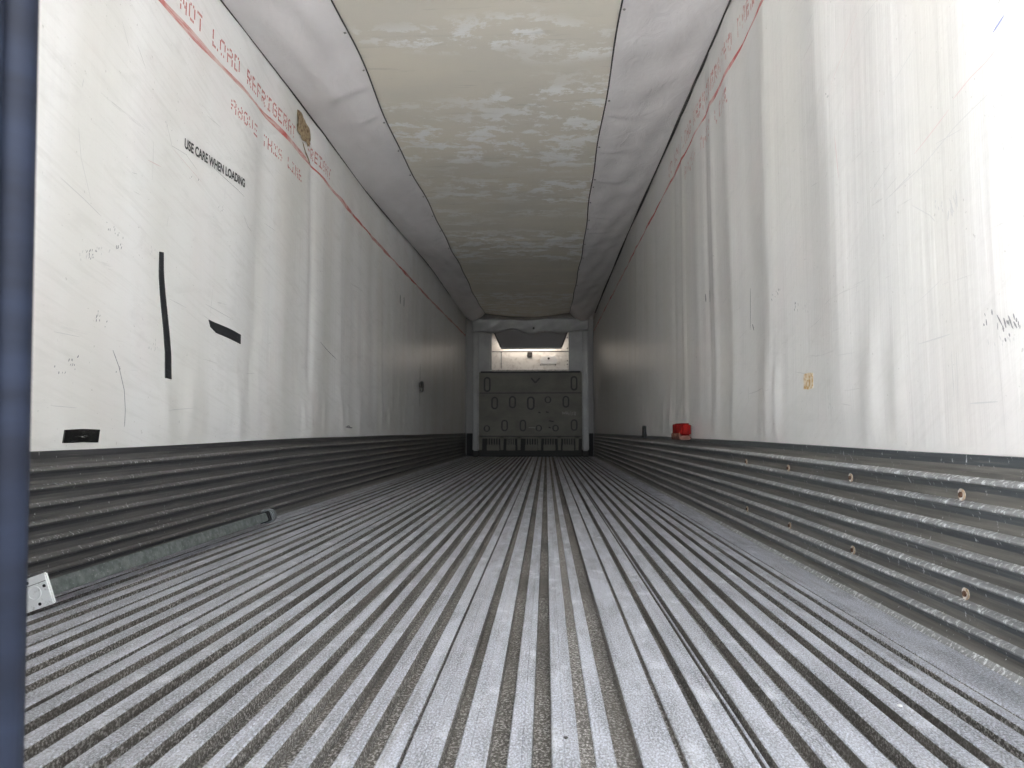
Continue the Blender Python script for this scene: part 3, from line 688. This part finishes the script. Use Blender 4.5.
# grey hood hanging in front of its top, with a light fabric valance above
hd = bpy.data.objects.new('air_hood', None); COL.objects.link(hd); hd.parent = ru; hd.location = (0, -.24, .5); hd['label'] = 'dark grey tapered air hood'
hd_w = Vector(ru.location) + Vector(hd.location)
def hood_kid(name, bm, mt, **k):
    o = obj(name, bm, mt, hd, **k); o.matrix_parent_inverse = Matrix.Translation(-hd_w); return o
YH = 13.62
a0, a1, b0, b1 = S(-1.06, YH), S(.46, YH), S(-.88, YH), S(.31, YH); zt, zb = 2.47, Z(2.12, YH)
bm = B()
F1 = [bm.verts.new(p) for p in ((a0, YH, zt), (a1, YH, zt), (b1, YH + .03, zb), (b0, YH + .03, zb))]
F2 = [bm.verts.new(p) for p in ((a0, YH + .02, zt), (a1, YH + .02, zt), (b1, YH + .05, zb), (b0, YH + .05, zb))]
bm.faces.new(F1); bm.faces.new(F2[::-1])
for i in range(4): bm.faces.new((F1[i], F2[i], F2[(i + 1) % 4], F1[(i + 1) % 4]))
hood_kid('hood_plate', bm, M['hood'])
for (pa, pb) in (((a0, zt), (b0, zb)), ((a1, zt), (b1, zb))):
    bm = B(); w = .012
    vs = []
    for dx in (-w, w):
        for y_ in (YH - .012, YH + .03):
            vs.append([bm.verts.new((pa[0] + dx, y_, pa[1])), bm.verts.new((pb[0] + dx, y_ + .03, pb[1]))])
    for i, j in ((0, 1), (1, 3), (3, 2), (2, 0)): bm.faces.new((vs[i][0], vs[j][0], vs[j][1], vs[i][1]))
    hood_kid('edge_trim', bm, M['line'], label='dark edge trim')
bm = B(); box(bm, b0, b1, YH + .02, YH + .06, zb - .03, zb + .004, .004); hood_kid('lip', bm, M['column'], label='light bottom lip')
# valance
va = None; bm = B(); rows = []
n_ = 60
for i in range(n_ + 1):
    u = i / n_; xx = S(-1.45, 13.5) + (S(.84, 13.5) - S(-1.45, 13.5)) * u
    sagz = .035 * sin(u * 9 + 1) + .07 * exp(-((u - .5) / .12) ** 2)
    t_, b_ = 2.61 + .015 * sin(u * 11), 2.37 - sagz + .02 * sin(u * 23)
    rows.append([bm.verts.new((xx, 13.47 + .03 * sin(u * 21 + k * .6) * (k / 6) + .006 * k, t_ + (b_ - t_) * k / 6)) for k in range(7)])
for a, b in zip(rows[:-1], rows[1:]):
    for k in range(6): bm.faces.new((a[k], b[k], b[k + 1], a[k + 1])).smooth = True
va = obj('fabric_valance', bm, M['column'], ceil, label='wavy grey fabric valance')
sm = va.modifiers.new('thickness', 'SOLIDIFY'); sm.thickness = .006
bm = B(); cyl(bm, (S(-.235, 13.5), 13.49, Z(2.49, 13.5)), (0, 1, 0), .02, .03, 12); obj('eyelet', bm, M['line'], va, label='dark eyelet')

# ------------------------------------------------------------------ black tape pieces on the left liner
def tape(label, top, bot, mt, off=.0035, n_=18):
    bm = B(); fill(bm, -1, (top, bot), off, n_); return obj('tape_strip', bm, mt, label=label, cat='tape')
tape('long narrow vertical strip of black tape stuck on the left white wall', [(2.812, 1.212), (2.812, 1.12), (2.828, 1.03), (2.86, .90), (2.878, .80), (2.872, .702)], [(2.842, 1.216), (2.848, 1.13), (2.868, 1.04), (2.905, .90), (2.925, .80), (2.925, .700)], M['tape'])
tape('short slanting piece of black tape on the left wall right of the long strip', [(3.255, 1.002), (3.31, .998), (3.46, .99), (3.605, .978)], [(3.275, .970), (3.33, .950), (3.46, .94), (3.605, .930)], M['tape'])
tape('small glossy black rectangle of tape just above the left scuff liner', [(2.272, .489), (2.36, .492), (2.452, .490)], [(2.264, .446), (2.36, .447), (2.444, .445)], M['tapegloss'], .006)

# torn patch of exposed foam at the top of the left liner
bm = B()
P = [(4.33, 2.50), (4.40, 2.515), (4.48, 2.495), (4.56, 2.47), (4.60, 2.44), (4.585, 2.38), (4.55, 2.345), (4.50, 2.36), (4.44, 2.345), (4.39, 2.36), (4.335, 2.37), (4.33, 2.43)]
c = bm.verts.new(PT(-1, 4.46, 2.43, .012)); V = [bm.verts.new(PT(-1, a, b, .004 + .004 * (i % 2))) for i, (a, b) in enumerate(P)]
for i in range(len(V)): bm.faces.new((c, V[i], V[(i + 1) % len(V)]))
bmesh.ops.subdivide_edges(bm, edges=bm.edges[:], cuts=3, use_grid_fill=True)
for v in bm.verts: v.co.x += random.uniform(0, .006)
obj('foam_patch', bm, M['foam'], label='torn patch of brown exposed foam at the top of the left wall', cat='patch')
bm = B(); ribbon(bm, -1, [(4.46, 2.345), (4.52, 2.30), (4.62, 2.262)], .018, .003); obj('foam_patch_trail', bm, M['foam'], wl)
# torn flap of liner with hook on the far left wall
bm = B(); ribbon(bm, -1, [(8.82, 1.31), (8.825, .79)], .022, .002); obj('crack_line', bm, M['line'], wl, label='thin dark vertical crack')
bm = B(); c = PT(-1, 8.82, 1.06); box(bm, c.x, c.x + .03, 8.72, 8.94, 1.02, 1.075, .006); box(bm, c.x, c.x + .035, 8.84, 8.90, .97, 1.10, .006)
obj('wall_bracket', bm, M['line'], label='small dark bracket far down the left white wall', cat='bracket')

# orange square stain on the right liner
bm = B(); fill(bm, 1, ([(2.648, .690), (2.602, .692), (2.556, .688)], [(2.65, .636), (2.60, .632), (2.560, .636)]), .0015, 8)
obj('sticker_remnant', bm, M['stain'], label='small square orange sticker remnant on the right white wall', cat='sticker')

# red block and thin black clip on top of the right scuff liner
rb = thing('marker_block', (XR - .03, 5.02, SC), 'small red block with orange lower edge atop the right scuff liner', 'block')
X_ = XR - .03
bm = B(); box(bm, XR - .075, XR - .012, 4.63, 4.93, .452, .535, .012, 3)
for i in range(5): box(bm, XR - .083, XR - .07, 4.645 + i * .056, 4.675 + i * .056, .468, .530, .004)
kid('block_body', bm, M['red'], rb)
bm = B(); box(bm, XR - .088, XR - .015, 4.61, 4.92, .428, .456, .008, 2)
for i in range(4): cyl(bm, (XR - .085, 4.65 + i * .078, .45), (1, 0, 0), .022, .012, 14)
kid('lower_edge', bm, M['orange'], rb, label='orange lower edge')
bm = B(); box(bm, XR - .035, XR - .004, 6.70, 6.80, .425, .535, .006)
obj('wall_clip', bm, M['rubber'], label='thin black upright clip behind the red block on the right scuff liner', cat='clip')

# rusty rivets of the right scuff liner
def rivet(): 
    t = thing('rivet', (0, 0, 0), 'x', 'rivet')
    bm = B(); cyl(bm, (-.001, 0, 0), (1, 0, 0), .0135, .003, 18, r2=.012); obj('rust_halo', bm, M['halo'], t, label='pale rusty ring')
    bm = B(); cyl(bm, (-.004, 0, 0), (1, 0, 0), .0065, .005, 14, bevel=.0012); obj('rivet_head', bm, M['rust'], t)
    return t
def copy_tree(o):
    c = o.copy(); COL.objects.link(c)
    for ch in list(o.children): d = ch.copy(); COL.objects.link(d); d.parent = c
    return c
rv = None; names = ['nearest', 'second nearest', 'third nearest', 'fourth nearest', 'fifth nearest', 'sixth nearest']
for k, yy in enumerate((1.645, 2.225, 2.785, 3.36)):
    for row, zz in (('upper', .345), ('lower', .13)):
        o = rivet() if rv is None else copy_tree(rv)
        rv = rv or o
        o.location = (XR - .0165, yy, zz)
        o['label'] = 'rusty rivet, %s row of the right scuff liner, %s the door' % (row, ('nearest', 'second from', 'third from', 'fourth from')[k])
        o['group'] = 'rusty rivets of the right scuff liner'

# ------------------------------------------------------------------ load bar lying along the foot of the left wall
A_ = Vector((-1.360, 1.890, .041)); E_ = Vector((-1.410, 3.66, .040))
ax = (E_ - A_).normalized(); L = (E_ - A_).length
lb = thing('load_bar', A_, 'long galvanised square load bar lying on the floor along the left wall', 'load bar')
roll = math.radians(-20)
# local frame: Y along the bar, X right, Z up, then rolled
Yv = ax; Xv = Yv.cross(Vector((0, 0, 1))).normalized(); Zv = Xv.cross(Yv).normalized()
R3 = Matrix((Xv, Yv, Zv)).transposed().to_4x4() @ Matrix.Rotation(roll, 4, 'Y')
lb.rotation_euler = R3.to_euler()
bm = B(); box(bm, -.0215, .0215, .012, L - .10, -.0215, .0215, .004, 2); obj('tube', bm, M['galv'], lb)
bm = B(); box(bm, -.043, .043, -.006, .006, -.043, .043, .003, 2)
fp = obj('foot_plate', bm, M['plate'], lb, label='white square steel foot plate')
bm = B(); ring(bm, [(.019 * cos(i * pi / 12), .019 * sin(i * pi / 12)) for i in range(24)], [(.015 * cos(i * pi / 12), .015 * sin(i * pi / 12)) for i in range(24)], -.0085, -.005)
obj('embossed_ring', bm, M['plate'], fp)
for hx_, hz_ in ((-.010, .031), (.031, .010), (.006, -.032), (-.031, -.010)):
    bm = B(); cyl(bm, (hx_, -.0062, hz_), (0, 1, 0), .0042, .002, 14); obj('bolt_hole', bm, M['rubber'], fp, label='dark bolt hole')
bm = B(); box(bm, -.040, .038, -.0072, -.0058, .0215, .0228); obj('pressed_line', bm, M['line'], fp)
bm = B(); box(bm, -.026, .026, L - .10, L - .085, -.026, .026, .004, 2); box(bm, -.024, .024, L - .07, L - .055, -.026, .026, .004, 2); box(bm, -.018, .018, L - .09, L - .06, -.018, .018)
obj('collar', bm, M['rubber'], lb, label='black collar')
bm = B(); cyl(bm, (0, L - .028, 0), (0, 1, 0), .036, .052, 24, bevel=.006); cyl(bm, (0, L - .055, 0), (0, 1, 0), .022, .02, 20)
obj('rubber_foot', bm, M['greyrubber'], lb, label='round grey rubber foot')
lb.location.z = .0; bpy.context.view_layer.update()
zmin = min((o_.matrix_world @ v.co).z for o_ in lb.children for v in o_.data.vertices)
lb.location.z = -zmin + .0005

# ------------------------------------------------------------------ crumbs on the floor
def crumb(x, y, s, mt, label, z=0.0):
    bm = B(); bmesh.ops.create_icosphere(bm, subdivisions=2, radius=s)
    q_ = random.Random(int(x * 1000))
    for v in bm.verts: v.co = Vector((v.co.x * q_.uniform(.8, 1.2), v.co.y * q_.uniform(1.0, 1.6), v.co.z * q_.uniform(.35, .5)))
    zm = min(v.co.z for v in bm.verts)
    for v in bm.verts: v.co.z -= zm
    o = obj('debris_chip', bm, mt, label=label, cat='debris'); o.location = (x, y, z); return o
crumb(.622, 1.335, .0045, M['chip'], 'tiny pale chip on the right part of the ribbed floor')
crumb(-.052, 1.72, .005, M['brownchip'], 'tiny brown chip on the middle of the ribbed floor', -.026)
crumb(.030, 1.175, .0035, M['darkchip'], 'tiny dark crumb on the ribbed floor nearest the camera')

# ------------------------------------------------------------------ rear doorway and left door leaf
bm = B()
box(bm, XR, XR + .10, Y0 - .10, Y0, -.12, 2.86, .005); box(bm, XL - .10, XL, Y0 - .10, Y0, -.12, 2.86, .005)
box(bm, XL - .10, XR + .10, Y0 - .10, Y0, 2.66, 2.88, .005)
obj('trim_1', bm, M['jamb'], kind='structure', label='steel rear door frame')
bm = B(); xd = -.3328
box(bm, XL, xd - .012, .364, .446, -.02, 2.65, .004)
dr_ = obj('door_1', bm, M['doorskin'], kind='structure', label='left rear door leaf')
lean = Matrix.Translation((xd, 0, .47)) @ Matrix.Rotation(math.radians(-1.4), 4, 'Y') @ Matrix.Translation((-xd, 0, -.47))
dr_.matrix_world = lean
for k, (yy, rad, dx) in enumerate(((.384, .013, 0), (.410, .012, -.002), (.4345, .0135, .000))):
    bm = B(); cyl(bm, (xd - .004 + dx, yy, 1.31), (0, 0, 1), rad, 2.62, 20); obj('door_gasket', bm, M['gasket'], dr_, smooth=True, label='blue grey rubber door gasket')
bm = B(); box(bm, XL - 14, XR + 14, -30, Y0 + 20, -1.25, -1.2); obj('ground', bm, M['concrete'], kind='structure')
